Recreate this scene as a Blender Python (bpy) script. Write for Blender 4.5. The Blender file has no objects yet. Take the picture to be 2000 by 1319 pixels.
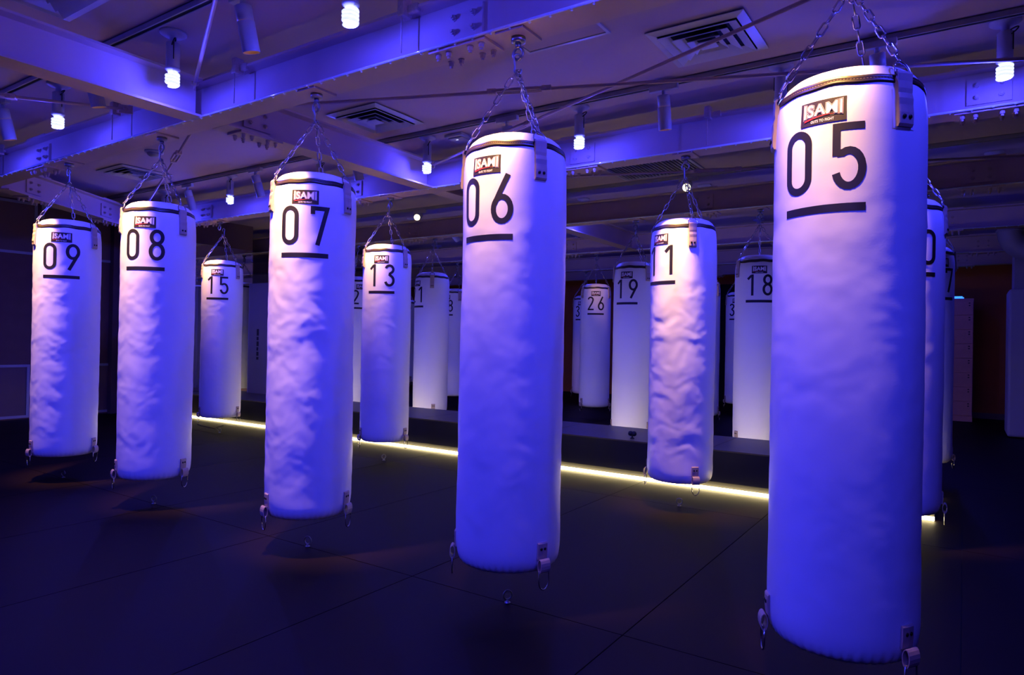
import bpy, bmesh, math, random
from mathutils import Vector, Matrix, noise
random.seed(7)
S = bpy.context.scene
COL = S.collection
PI = math.pi
rad = math.radians

# ------------------------------------------------------------------ camera
cam_d = bpy.data.cameras.new('camera'); cam = bpy.data.objects.new('camera', cam_d); COL.objects.link(cam)
cam_d.sensor_width = 36.0; cam_d.lens = 36.0 * 1318.47 / 2000.0; cam_d.clip_start = 0.05; cam_d.clip_end = 100
def cam_axes(yaw, pitch, roll):
    r = Vector((math.cos(yaw), math.sin(yaw), 0)); f = Vector((-math.sin(yaw), math.cos(yaw), 0)); u = Vector((0, 0, 1))
    f2 = math.cos(pitch) * f - math.sin(pitch) * u; u2 = math.sin(pitch) * f + math.cos(pitch) * u
    return math.cos(roll) * r + math.sin(roll) * u2, -math.sin(roll) * r + math.cos(roll) * u2, f2
cr, cu, cf = cam_axes(0.59076, -0.005318, 0.019228)
cam.matrix_world = Matrix(((cr.x, cu.x, -cf.x, 0), (cr.y, cu.y, -cf.y, 0), (cr.z, cu.z, -cf.z, 1.2), (0, 0, 0, 1)))
S.camera = cam

# ------------------------------------------------------------------ world and exposure
W = bpy.data.worlds.new('world'); S.world = W; W.use_nodes = True
W.node_tree.nodes['Background'].inputs[0].default_value = (0.10, 0.07, 0.22, 1)
W.node_tree.nodes['Background'].inputs[1].default_value = 0.02
S.view_settings.view_transform = 'Standard'; S.view_settings.look = 'None'
S.view_settings.exposure = 0.0; S.view_settings.gamma = 1.0; S.view_settings.use_curve_mapping = False
BLUE = (0.034, 0.036, 1.0); BLUE_W, BLUE_D = 19.0, 38.0          # compact fluorescent lamps
WARM = (1.0, 0.52, 0.15);  WARM_W = 400.0           # track spotlights
LEDC = (1.0, 0.80, 0.38);  LED_S = 22.0             # strip under the platform

# ------------------------------------------------------------------ materials
def mat(name, col, rough=0.5, metal=0.0, spec=0.5, bump=None, var=None, emit=None, coat=0.0, trans=0.0):
    m = bpy.data.materials.new(name); m.use_nodes = True
    nt = m.node_tree; b = nt.nodes['Principled BSDF']
    b.inputs['Base Color'].default_value = (*col, 1); b.inputs['Roughness'].default_value = rough
    b.inputs['Metallic'].default_value = metal; b.inputs['Specular IOR Level'].default_value = spec
    b.inputs['Coat Weight'].default_value = coat; b.inputs['Transmission Weight'].default_value = trans
    tc = nt.nodes.new('ShaderNodeTexCoord')
    if var:
        sc, amt = var
        n = nt.nodes.new('ShaderNodeTexNoise'); n.inputs['Scale'].default_value = sc; n.inputs['Detail'].default_value = 5
        nt.links.new(tc.outputs['Object'], n.inputs['Vector'])
        mx = nt.nodes.new('ShaderNodeMix'); mx.data_type = 'RGBA'
        mx.inputs['A'].default_value = (*[c * (1 - amt) for c in col], 1); mx.inputs['B'].default_value = (*[min(1, c * (1 + amt)) for c in col], 1)
        nt.links.new(n.outputs['Fac'], mx.inputs['Factor']); nt.links.new(mx.outputs['Result'], b.inputs['Base Color'])
    if bump:
        sc, st, di = bump
        n2 = nt.nodes.new('ShaderNodeTexNoise'); n2.inputs['Scale'].default_value = sc; n2.inputs['Detail'].default_value = 6
        nt.links.new(tc.outputs['Object'], n2.inputs['Vector'])
        bp = nt.nodes.new('ShaderNodeBump'); bp.inputs['Strength'].default_value = st; bp.inputs['Distance'].default_value = di
        nt.links.new(n2.outputs['Fac'], bp.inputs['Height']); nt.links.new(bp.outputs['Normal'], b.inputs['Normal'])
    if emit:
        b.inputs['Emission Color'].default_value = (*emit[0], 1); b.inputs['Emission Strength'].default_value = emit[1]
    return m

M = {}
M['vinyl'] = mat('white_vinyl', (0.82, 0.80, 0.80), 0.42, spec=0.45, bump=(160, 0.12, 0.001), var=(3, 0.02))
M['print'] = mat('black_print', (0.012, 0.009, 0.009), 0.45)
M['piping'] = mat('black_piping', (0.020, 0.012, 0.010), 0.38, bump=(300, 0.3, 0.001))
M['stitch'] = mat('stitching', (0.30, 0.19, 0.12), 0.6)
M['label_black'] = mat('label_black', (0.018, 0.009, 0.008), 0.5)
M['label_white'] = mat('label_white', (0.85, 0.83, 0.86), 0.5)
M['label_pink'] = mat('label_outline', (0.72, 0.52, 0.60), 0.5)
M['label_red'] = mat('label_red', (0.45, 0.02, 0.02), 0.5)
M['leather'] = mat('tan_leather', (0.44, 0.33, 0.26), 0.55, bump=(220, 0.3, 0.001), var=(30, 0.12))
M['rivet'] = mat('dark_rivet', (0.02, 0.018, 0.018), 0.3, metal=0.6)
M['chrome'] = mat('bright_steel', (0.55, 0.53, 0.56), 0.18, metal=1.0)
M['steel'] = mat('dull_steel', (0.30, 0.29, 0.31), 0.35, metal=1.0, var=(40, 0.2))
M['ceiling'] = mat('ceiling_paint', (0.54, 0.41, 0.40), 0.85, spec=0.2, bump=(90, 0.08, 0.002), var=(0.8, 0.06))
M['beam'] = mat('beam_paint', (0.56, 0.40, 0.38), 0.5, spec=0.4, bump=(35, 0.15, 0.002), var=(5, 0.10))
M['beam_dirty'] = mat('beam_bolt_paint', (0.50, 0.36, 0.33), 0.55, var=(60, 0.25))
M['fixture'] = mat('fixture_white', (0.50, 0.48, 0.48), 0.45, var=(20, 0.05))
M['track'] = mat('track_white', (0.36, 0.34, 0.34), 0.5)
M['black_plastic'] = mat('black_plastic', (0.012, 0.012, 0.014), 0.5)
M['floor'] = mat('floor_vinyl', (0.0100, 0.0045, 0.0034), 0.55, spec=0.09, bump=(240, 0.25, 0.001), var=(2.5, 0.25))
M['floor_gap'] = mat('floor_gap', (0.008, 0.007, 0.007), 0.8)
M['platform'] = mat('platform_black', (0.012, 0.011, 0.012), 0.5, var=(8, 0.2))
M['platform_top'] = mat('platform_top_vinyl', (0.10, 0.078, 0.040), 0.45, bump=(200, 0.2, 0.001), var=(3, 0.12))
M['kick'] = mat('kick_aluminium', (0.020, 0.018, 0.015), 0.6, var=(60, 0.08))
M['led'] = mat('led_strip', (0.9, 0.85, 0.7), 0.5, emit=(LEDC, LED_S))
M['wall_dark'] = mat('wall_charcoal', (0.17, 0.085, 0.075), 0.8, bump=(60, 0.2, 0.002), var=(6, 0.2))
M['wall_side'] = mat('wall_grey', (0.20, 0.12, 0.11), 0.8, var=(3, 0.15))
M['wall_red'] = mat('wall_terracotta', (0.45, 0.12, 0.030), 0.8, bump=(50, 0.2, 0.003), var=(2.5, 0.22))
M['white_wall'] = mat('white_board', (0.72, 0.66, 0.62), 0.7, var=(4, 0.08))
M['board'] = mat('grey_board', (0.30, 0.26, 0.22), 0.7, var=(4, 0.08))
M['frame'] = mat('frame_white', (0.45, 0.43, 0.45), 0.5)
M['mirror'] = mat('mirror_glass', (0.86, 0.87, 0.88), 0.01, metal=1.0)
M['dark_void'] = mat('vent_interior', (0.004, 0.004, 0.004), 0.9)
M['locker'] = mat('locker_laminate', (0.62, 0.26, 0.20), 0.6, var=(12, 0.12))
M['bluebar'] = mat('blue_glow', (0.1, 0.3, 0.9), 0.5, emit=((0.03, 0.20, 1.0), 2.2))
M['cfl'] = mat('cfl_tube', (0.9, 0.9, 1.0), 0.4, emit=((0.66, 0.72, 1.0), 1.25))
M['cfl_collar'] = mat('cfl_collar', (0.75, 0.78, 0.8), 0.4)
M['amber'] = mat('amber_reflector', (0.8, 0.35, 0.05), 0.4, emit=((1.0, 0.34, 0.03), 0.9))
M['spotglow'] = mat('spot_lamp_face', (0.9, 0.85, 0.6), 0.4, emit=((1.0, 0.90, 0.55), 3.0))
M['cleartube'] = mat('clear_tube', (0.75, 0.78, 0.85), 0.12, spec=0.8, coat=0.6)
M['pale'] = mat('pale_pillar', (0.40, 0.36, 0.38), 0.6, var=(5, 0.06))
M['duct'] = mat('duct_paint', (0.34, 0.30, 0.31), 0.5, var=(8, 0.08))

# ------------------------------------------------------------------ helpers
class MB:
    def __init__(s): s.v = []; s.f = []; s.sm = []
    def add(s, vs, fs, smooth=False):
        o = len(s.v); s.v += [tuple(v) for v in vs]
        for f in fs: s.f.append(tuple(i + o for i in f)); s.sm.append(smooth)
        return s
    def box(s, x0, x1, y0, y1, z0, z1, bev=0.0):
        if bev <= 0:
            v = [(x0,y0,z0),(x1,y0,z0),(x1,y1,z0),(x0,y1,z0),(x0,y0,z1),(x1,y0,z1),(x1,y1,z1),(x0,y1,z1)]
            return s.add(v, [(0,3,2,1),(4,5,6,7),(0,1,5,4),(1,2,6,5),(2,3,7,6),(3,0,4,7)])
        bm = bmesh.new(); bmesh.ops.create_cube(bm, size=1)
        for w in bm.verts: w.co = Vector(((x0+x1)/2 + w.co.x*(x1-x0), (y0+y1)/2 + w.co.y*(y1-y0), (z0+z1)/2 + w.co.z*(z1-z0)))
        bmesh.ops.bevel(bm, geom=list(bm.edges), offset=bev, segments=2, affect='EDGES', profile=0.5)
        bm.verts.index_update()
        s.add([w.co for w in bm.verts], [[w.index for w in f.verts] for f in bm.faces]); bm.free(); return s
    def tube(s, pts, r, n=8, closed=False, smooth=True, cap=True):
        pts = [Vector(p) for p in pts]; m = len(pts); rs = r if isinstance(r, (list, tuple)) else [r] * m
        vs = []; prev = None
        for i in range(m):
            if closed: t = pts[(i+1) % m] - pts[i-1]
            else: t = pts[min(i+1, m-1)] - pts[max(i-1, 0)]
            t.normalize()
            if prev is None:
                a = Vector((0,0,1)) if abs(t.z) < 0.9 else Vector((1,0,0)); nn = t.cross(a).normalized()
            else:
                nn = prev - t * prev.dot(t)
                nn = nn.normalized() if nn.length > 1e-6 else t.orthogonal().normalized()
            prev = nn; bb = t.cross(nn)
            for k in range(n):
                a = 2*PI*k/n; vs.append(pts[i] + (nn*math.cos(a) + bb*math.sin(a)) * rs[i])
        fs = []
        for i in range(m if closed else m-1):
            j = (i+1) % m
            for k in range(n): fs.append((i*n+k, i*n+(k+1) % n, j*n+(k+1) % n, j*n+k))
        if cap and not closed: fs.append(tuple(range(n-1, -1, -1))); fs.append(tuple((m-1)*n + k for k in range(n)))
        return s.add(vs, fs, smooth)
    def lathe(s, prof, n=24, c=(0,0,0), smooth=True, cap=True):
        vs = []; fs = []; m = len(prof)
        for (r, z) in prof:
            for k in range(n):
                a = 2*PI*k/n; vs.append((c[0]+r*math.cos(a), c[1]+r*math.sin(a), c[2]+z))
        for i in range(m-1):
            for k in range(n): fs.append((i*n+k, i*n+(k+1) % n, (i+1)*n+(k+1) % n, (i+1)*n+k))
        if cap:
            fs.append(tuple(range(n-1, -1, -1))); fs.append(tuple((m-1)*n+k for k in range(n)))
        return s.add(vs, fs, smooth)
    def xf(s, Mx): s.v = [tuple(Mx @ Vector(v)) for v in s.v]; return s
    def mesh(s, name, m, fix=True):
        me = bpy.data.meshes.new(name); me.from_pydata(s.v, [], s.f); me.polygons.foreach_set('use_smooth', s.sm)
        me.materials.append(m if not isinstance(m, str) else M[m]); me.update()
        if fix:
            bm = bmesh.new(); bm.from_mesh(me); bmesh.ops.recalc_face_normals(bm, faces=bm.faces); bm.to_mesh(me); bm.free()
        return me
    def build(s, name, m, parent=None, loc=None, fix=True):
        return obj(name, s.mesh(name, m, fix), parent, loc)

def obj(name, me, parent=None, loc=None, rot=None):
    o = bpy.data.objects.new(name, me); COL.objects.link(o)
    if parent is not None: o.parent = parent
    if loc is not None: o.location = loc
    if rot is not None: o.rotation_euler = rot
    return o
def empty(name, loc, rz=0.0):
    o = bpy.data.objects.new(name, None); COL.objects.link(o); o.location = loc; o.rotation_euler = (0, 0, rz); o.empty_display_size = 0.1
    return o
def tag(o, label=None, cat=None, group=None, kind=None):
    if label: o['label'] = label
    if cat: o['category'] = cat
    if group: o['group'] = group
    if kind: o['kind'] = kind
    return o
def struct(o): o['kind'] = 'structure'; return o

# ------------------------------------------------------------------ the room
CZ = 3.0                       # ceiling
XR, XL, XP, XF = 3.47, -10.7, -9.74, -15.01   # right wall, panelled left wall, mirror partition, far left wall
YF, YB, YN = -2.0, 14.45, 5.17                # wall behind the viewer, back wall, nib wall beside the mirror
struct(MB().box(XF, XR, YF, YB, -0.12, -0.012).build('floor', 'floor_gap'))
floor = bpy.data.objects['floor']
pw, ph, gap = 1.155, 2.2875, 0.005
xs = [0.003 + pw * k for k in range(-13, 4)]; ys = [2.575 + ph * k for k in range(-2, 6)]
pm = MB().box(gap/2, pw-gap/2, gap/2, ph-gap/2, -0.012, 0.0).mesh('floor_panel', 'floor')
pm2 = MB().box(gap/2, pw-gap/2, gap/2, YB-ys[-1], -0.012, 0.0).mesh('floor_panel', 'floor')
for x in xs[:-1]:
    for y in ys[:-1]: obj('floor_panel', pm, floor, (x, y, 0))
    obj('floor_panel', pm2, floor, (x, ys[-1], 0))
struct(MB().box(XF, XR, YF, YB, CZ, CZ+0.1).build('ceiling', 'ceiling'))
struct(MB().box(XR, XR+0.1, YF, YB, 0, CZ).build('wall_right', 'wall_side'))
struct(MB().box(XF, XR, YF-0.1, YF, 0, CZ).build('wall_front', 'wall_side'))
wb = MB(); wb.box(XF, -4.45, YB, YB+0.1, 0, CZ); wb.box(-4.45, -3.75, YB, YB+0.1, 2.5, CZ); wb.box(-3.75, XR, YB, YB+0.1, 0, CZ)
struct(wb.build('wall_back', 'wall_red'))
struct(MB().box(-4.45, -3.75, YB+0.06, YB+0.10, 0.0, 2.5).build('door_1', 'dark_void'))
struct(MB().box(-3.75, XR, YB-0.02, YB, 0, 0.10).build('baseboard_back', 'wall_side'))
struct(MB().box(XF-0.1, XF, YN, YB, 0, CZ).build('wall_far_left', 'white_wall'))
wl = struct(MB().box(XL-0.1, XL, YF, YN+0.1, 0, CZ).build('wall_left', 'wall_dark'))
def frame_rect(y0, y1, z0, z1, w=0.035, name='panel_frame'):
    m = MB(); x0, x1 = XL, XL+0.02
    m.box(x0, x1, y0, y1, z0, z0+w); m.box(x0, x1, y0, y1, z1-w, z1); m.box(x0, x1, y0, y0+w, z0+w, z1-w); m.box(x0, x1, y1-w, y1, z0+w, z1-w)
    m.build(name, 'frame', wl)
    MB().box(XL, XL+0.008, y0+w, y1-w, z0+w, z1-w).build('wall_panel', 'wall_side', wl)
for (y0, y1, z0, z1) in [(1.9, 4.08, 2.26, 2.98), (4.13, 5.15, 2.26, 2.98), (1.9, 4.03, 0.02, 0.75), (4.09, 5.15, 0.02, 0.75), (-0.3, 1.85, 2.26, 2.98), (-0.3, 1.85, 0.02, 0.75)]:
    frame_rect(y0, y1, z0, z1)
struct(MB().box(XL-0.1, XP, YN, YN+0.1, 0, CZ).build('wall_nib', 'wall_dark'))
struct(MB().box(XL-0.02, XL+0.12, YN-0.12, YN, 0, CZ).build('trim_1', 'wall_side'))
wp = struct(MB().box(XP-0.1, XP-0.015, YN+0.1, 6.83, 0, CZ).build('wall_partition', 'wall_side'))
mr = MB().box(XP-0.015, XP, YN+0.1, 6.83, 0.345, 2.60).build('wall_mirror', 'mirror')
tag(mr, 'tall frameless mirror on the partition at the end of the platform', 'mirror')

# ------------------------------------------------------------------ steel beams
BZ, BH, BW = 2.61, 0.25, 0.17     # underside, depth, flange width
def i_section(L):
    m = MB(); t = 0.014
    m.box(0, L, -BW/2, BW/2, 0, t); m.box(0, L, -BW/2, BW/2, BH-t, BH); m.box(0, L, -0.006, 0.006, t, BH-t)
    return m
bolt_me = MB().lathe([(0.017,0),(0.017,-0.004),(0.013,-0.005),(0.013,-0.022),(0.008,-0.023),(0.008,-0.034)], 8, smooth=False).mesh('bolt', 'beam_dirty')
wbolt_me = MB().lathe([(0.017,0),(0.017,-0.004),(0.013,-0.005),(0.013,-0.020),(0.008,-0.021),(0.008,-0.028)], 8, smooth=False).xf(Matrix.Rotation(-PI/2, 4, 'X')).mesh('bolt', 'beam_dirty')
eye_me = MB()
eye_me.lathe([(0.034,0.0),(0.034,-0.022),(0.022,-0.026)], 14)
eye_me.lathe([(0.014,-0.026),(0.014,-0.05)], 10)
eye_me.tube([(0.027*math.cos(a), 0, -0.075+0.027*math.sin(a)) for a in [2*PI*k/18 for k in range(18)]], 0.007, 7, closed=True)
eye_me = eye_me.mesh('eye_bolt', 'steel')
eplate_me = MB().box(-0.075, 0.075, -0.082, 0.082, -0.012, 0).mesh('eye_plate', 'beam')
def beam(p0, p1, label, splices=(), eyes=(), clips=(), tube=True, group=None):
    p0 = Vector((*p0, BZ)); p1 = Vector((*p1, BZ)); d = p1 - p0; L = d.length; rz = math.atan2(d.y, d.x)
    r = empty('ceiling_beam', p0, rz); tag(r, label, 'beam', group)
    i_section(L).build('steel_section', 'beam', r)
    if tube:
        MB().tube([(0, -BW/2-0.008, 0.004), (L, -BW/2-0.008, 0.004)], 0.0075, 8).build('clear_tube', 'cleartube', r)
        cm = MB(); k = 0.06
        while k < L:
            cm.box(k-0.006, k+0.006, -BW/2-0.017, -BW/2+0.006, -0.0045, 0.0); cm.box(k-0.003, k+0.003, -BW/2-0.005, -BW/2+0.002, -0.009, -0.0045); k += 0.105
        tag(cm.build('tube_clips', 'cleartube', r), kind='stuff')
    for s in splices:      # bolted splice: plate below, plate on web, bolts
        sp = MB().box(s-0.17, s+0.17, -BW/2+0.004, BW/2-0.004, -0.014, 0).build('splice_plate', 'beam', r)
        for i in (-0.13, -0.065, 0.065, 0.13):
            for y in (-0.05, 0.05): obj('bolt', bolt_me, sp, (s+i, y, -0.014))
        wpl = MB().box(s-0.11, s+0.11, -0.020, 0.020, 0.05, BH-0.05).build('web_plate', 'beam', r)
        for i in (-0.06, 0.06):
            for z in (0.09, BH-0.09): obj('bolt', wbolt_me, wpl, (s+i, -0.020, z))
        tp = MB().box(s-0.17, s+0.17, -BW/2+0.004, BW/2-0.004, BH, BH+0.012).build('splice_plate', 'beam', r)
    for e in eyes:
        ep = obj('eye_plate', eplate_me, r, (e, 0, 0)); obj('eye_bolt', eye_me, ep, (0, 0, -0.012))
    for c in clips:        # clamp on the top flange with a thin hanger rod
        cm = MB(); cm.box(c-0.022, c+0.022, -BW/2-0.03, -BW/2+0.03, BH-0.045, BH+0.05, 0.005); cm.box(c+0.02, c+0.09, -BW/2-0.005, -BW/2+0.02, BH-0.03, BH+0.01, 0.004)
        cm.tube([(c, -BW/2-0.02, BH-0.04), (c, -BW/2-0.02, 0.02)], 0.004, 6)
        cm.build('flange_clamp', 'beam_dirty', r)
    return r
ROWY = {1: 2.578, 2: 4.868, 3: 7.14, 4: 9.55, 5: 11.85}
COLX = [-0.34, -1.735, -3.115, -4.755, -6.14, -7.62, -9.05]
def ex(xs): return [x - XF for x in xs]
# beams run along X; local x is measured from the far left end
B1X0 = -8.6
def loc1(xs): return [x - B1X0 for x in xs]
beam((B1X0, ROWY[1]), (XR, ROWY[1]), 'steel beam carrying bags 05 to 09', splices=loc1([-6.62, -2.03, 1.2]), eyes=loc1([1.05, -0.345, -1.725, -3.114, -4.755, -6.172]), clips=loc1([-7.35, -5.25, -3.75, -2.36, -0.9]))
B2X0 = -9.6
beam((B2X0, ROWY[2]), (XR, ROWY[2]), 'steel beam carrying bags 10 to 15', splices=[x-B2X0 for x in (-7.9, -5.25, -2.6, 0.1)], eyes=[x-B2X0 for x in (-0.34, -1.74, -3.115, -4.745, -6.12, -7.62, -9.05)], clips=[x-B2X0 for x in (-0.4, -1.55, -3.4)])
beam((XF, ROWY[3]), (XR, ROWY[3]), 'steel beam beyond the platform carrying bags 17 to 22', splices=[x-XF for x in (-6.5, -2.35, 0.1)], eyes=[x-XF for x in (-0.315, -1.755, -3.122, -4.75, -6.10, -7.62, -9.05)])
beam((XF, ROWY[4]), (XR, ROWY[4]), 'steel beam carrying bags 26 and 28', splices=[x-XF for x in (-5.3, -0.2)], eyes=[x-XF for x in (-1.74, -3.12, -4.826, -6.12, -7.62)])
beam((XF, ROWY[5]), (XR, ROWY[5]), 'steel beam nearest the terracotta back wall', splices=[x-XF for x in (-3.9, 0.2)], eyes=[x-XF for x in (-3.2, -4.77, -6.22, -7.6, -10.95)])
beam((-4.2, YF), (-4.2, ROWY[1]-BW/2-0.004), 'steel cross beam meeting the beam of bags 05 to 09 over bag 07', tube=False)
beam((-4.2, ROWY[1]+BW/2+0.004), (-4.2, ROWY[2]-BW/2-0.004), 'bolted steel cross beam between the two nearest bag beams', splices=[0.28], tube=False)
beam((-4.2, ROWY[2]+BW/2+0.004), (-4.2, ROWY[3]-BW/2-0.004), 'steel cross beam over the platform', tube=False)
beam((1.09, YF), (1.09, ROWY[1]-BW/2-0.004), 'steel cross beam overhead beside the viewer', tube=False)
beam((1.09, ROWY[1]+BW/2+0.004), (1.09, ROWY[2]-BW/2-0.004), 'steel cross beam past bag five, between the two nearest bag beams', tube=False)
beam((1.09, ROWY[2]+BW/2+0.004), (1.09, ROWY[3]-BW/2-0.004), 'steel cross beam past the end of the platform', tube=False)
beam((-4.2, ROWY[3]+BW/2+0.004), (-4.2, ROWY[4]-BW/2-0.004), 'steel cross beam beyond the platform above bag 26', tube=False)
beam((-7.98, 2.72), (-9.55, 5.02), 'slanting steel beam above the charcoal panelled wall', splices=[0.45, 1.75], tube=False)
beam((XF, 13.6), (XR, 13.6), 'bolted steel beam against the back wall above the lockers', splices=[x-XF for x in (-4.2, -0.05)], tube=False)

# diagonal brace rods with turnbuckles
def rod(p0, p1, label, tb=0.5, r=0.011):
    p0 = Vector(p0); p1 = Vector(p1); d = p1 - p0; L = d.length
    e = empty('brace_rod', p0); e.rotation_euler = d.to_track_quat('X', 'Z').to_euler(); tag(e, label, 'brace', 'diagonal brace rods under the ceiling')
    m = MB(); m.tube([(0.03,0,0),(L-0.03,0,0)], r, 8); m.build('rod', 'beam', e)
    t = tb * L; m = MB()
    m.tube([(t-0.17,0.016,0),(t-0.12,0.026,0),(t+0.12,0.026,0),(t+0.17,0.016,0)], 0.010, 6); m.tube([(t-0.17,-0.016,0),(t-0.12,-0.026,0),(t+0.12,-0.026,0),(t+0.17,-0.016,0)], 0.010, 6)
    m.box(t-0.20,t-0.14,-0.024,0.024,-0.016,0.016,0.004); m.box(t+0.14,t+0.20,-0.024,0.024,-0.016,0.016,0.004)
    m.build('turnbuckle', 'beam', e)
    for x in (0.0, L):
        s = 1 if x == 0 else -1
        m = MB(); m.box(min(x, x+s*0.09), max(x, x+s*0.09), -0.006, 0.006, -0.03, 0.03, 0.003); m.tube([(x+s*0.045,-0.02,0),(x+s*0.045,0.02,0)], 0.014, 8)
        m.build('clevis', 'beam_dirty', e)
    return e
rod((-4.13, 2.70, 2.73), (1.0, 4.73, 2.74), 'long brace rod running from the cross beam towards the beam of bags 10 to 15', 0.36)
rod((-4.13, 4.74, 2.80), (1.0, 2.72, 2.83), 'brace rod crossing under the square air vent above bag 11', 0.25)
rod((-4.13, 2.44, 2.80), (0.9, -0.10, 2.86), 'brace rod rising from the beam joint above bag 07', 0.8)
rod((-4.93, 2.46, 2.79), (-6.6, 0.38, 2.80), 'brace rod with turnbuckle above bag 09', 0.34)
rod((-4.40, 2.70, 2.80), (-8.2, 4.30, 2.80), 'brace rod slanting behind the chains of bag 08', 0.4)
rod((-4.13, 5.05, 2.72), (1.0, 6.95, 2.76), 'brace rod between the beams over the platform', 0.45)

# ------------------------------------------------------------------ ceiling fittings
def diffuser(x, y, label, s=0.56):
    r = empty('air_vent', (x, y, CZ)); tag(r, label, 'vent', 'square ceiling air vents')
    def ring(o, i, z0, z1, name, m='fixture'):
        vs = []; q = [(-1,-1),(1,-1),(1,1),(-1,1)]
        for (h, z) in ((o, z0), (i, z1), (i, z1+0.004), (o, z0+0.004)): vs += [(a*h, b*h, z) for a, b in q]
        fs = []
        for k in range(4):
            l = (k+1) % 4
            for a, b in ((0,1),(1,2),(2,3),(3,0)): fs.append((a*4+k, a*4+l, b*4+l, b*4+k))
        MB().add(vs, fs).build(name, m, r)
    h = s/2
    MB().box(-h+0.01, h-0.01, -h+0.01, h-0.01, -0.003, -0.001).build('vent_interior', 'dark_void', r)
    ring(h, h-0.05, -0.012, -0.022, 'vent_frame')
    ring(h-0.055, h-0.11, -0.034, -0.012, 'louvre'); ring(h-0.12, h-0.175, -0.036, -0.012, 'louvre'); ring(h-0.185, h-0.225, -0.036, -0.012, 'louvre')
    MB().box(-0.05, 0.05, -0.05, 0.05, -0.036, -0.030, 0.002).build('centre_plate', 'fixture', r)
diffuser(-1.28, 3.92, 'square ceiling air vent between bag 05 chains and bag 06 chains')
diffuser(-4.02, 3.93, 'square ceiling air vent above bag 13')
diffuser(-7.70, 3.88, 'square ceiling air vent behind the chains of bags eight and nine')
diffuser(-4.02, 1.50, 'square ceiling air vent in front of the cross beam')
# linear return grille over the platform
g = empty('return_grille', (-2.67, 6.5, CZ)); tag(g, 'slatted ceiling return grille above bag 11', 'vent')
m = MB(); m.box(-0.45,0.45,-0.33,-0.30,-0.014,0); m.box(-0.45,0.45,0.30,0.33,-0.014,0); m.box(-0.45,-0.42,-0.30,0.30,-0.014,0); m.box(0.42,0.45,-0.30,0.30,-0.014,0); m.build('grille_frame', 'fixture', g)
MB().box(-0.42,0.42,-0.30,0.30,-0.003,-0.001).build('grille_interior', 'dark_void', g)
sl = MB().box(-0.006,0.006,-0.30,0.30,-0.016,-0.004).xf(Matrix.Rotation(rad(0), 4, 'Y')).mesh('slat', 'fixture')
for k in range(22): obj('slat', sl, g, (-0.40 + k*0.038, 0, 0))
# access hatch
h = empty('ceiling_hatch', (-2.0, 3.25, CZ)); tag(h, 'framed access hatch in the ceiling beside the bag 06 eye bolt', 'hatch')
m = MB(); m.box(-0.28,0.28,-0.28,-0.26,-0.010,0); m.box(-0.28,0.28,0.26,0.28,-0.010,0); m.box(-0.28,-0.26,-0.26,0.26,-0.010,0); m.box(0.26,0.28,-0.26,0.26,-0.010,0); m.build('hatch_frame', 'fixture', h)
MB().box(-0.255,0.255,-0.255,0.255,-0.006,0).build('hatch_panel', 'ceiling', h)
# wireless access point
a = empty('wireless_access_point', (-3.90, 4.80-0.14, CZ)); a.location = (-3.72, 4.66, CZ); tag(a, 'flat white wireless access point with a small lit light on the ceiling', 'access point')
m = MB(); m.box(-0.10,0.10,-0.10,0.10,-0.03,0,0.012); m.build('casing', 'fixture', a)
m = MB(); m.box(-0.075,0.075,-0.075,0.075,-0.042,-0.03,0.006); m.build('cover', 'frame', a)
MB().box(-0.01,0.01,-0.04,-0.03,-0.045,-0.042).build('status_light', 'cfl', a)
# smoke detector
sd = empty('smoke_detector', (-6.65, 3.53, CZ)); tag(sd, 'domed smoke detector on the ceiling behind bag 08 chains', 'detector')
MB().lathe([(0.085,0),(0.085,-0.015),(0.075,-0.02)], 24).build('detector_base', 'fixture', sd)
MB().lathe([(0.065,-0.02),(0.06,-0.035),(0.045,-0.05),(0.02,-0.056)], 24).build('detector_dome', 'track', sd)

# lighting tracks
def track(y, x0, x1, label):
    r = empty('lighting_track', (x0, y, CZ)); tag(r, label, 'track', 'lighting tracks on the ceiling')
    m = MB(); L = x1-x0; m.box(0,L,-0.02,-0.012,-0.035,0); m.box(0,L,0.012,0.02,-0.035,0); m.box(0,L,-0.02,0.02,-0.004,0); m.build('rail', 'track', r)
    MB().box(0.01,L-0.01,-0.0115,0.0115,-0.030,-0.005).build('slot', 'dark_void', r)
track(2.05, -8.0, XR-0.2, 'lighting track along the ceiling in front of bags five to nine')
track(4.40, -9.4, XR-0.2, 'lighting track along the ceiling in front of bags ten to fifteen')
track(6.95, -9.4, XR-0.2, 'lighting track along the ceiling just beyond the platform')
track(8.07, -9.4, XR-0.2, 'lighting track along the ceiling between the two farther bag beams')

# compact fluorescent lamps
sock_me = MB().lathe([(0.030,0.0),(0.038,-0.005),(0.038,-0.145),(0.034,-0.15)], 20).mesh('socket', 'fixture')
plate_me = MB().lathe([(0.075,0.0),(0.075,-0.012),(0.055,-0.024),(0.020,-0.030),(0.020,-0.062)], 24).mesh('ceiling_plate', 'fixture')
collar_me = MB().lathe([(0.030,0.0),(0.042,-0.004),(0.042,-0.013),(0.028,-0.022),(0.024,-0.032)], 20).mesh('lamp_collar', 'cfl_collar')
pts = []
for k in range(73):
    a = 2*PI*3.6*k/72; pts.append((0.033*math.cos(a), 0.033*math.sin(a), -0.036-0.066*k/72))
spiral_me = MB().tube(pts, 0.0088, 8).mesh('spiral_tube', 'cfl')
knob_me = MB().lathe([(0.010,0.0),(0.014,-0.004),(0.014,-0.026),(0.010,-0.030)], 10).xf(Matrix.Rotation(PI/2, 4, 'Y')).mesh('knob', 'black_plastic')
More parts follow.
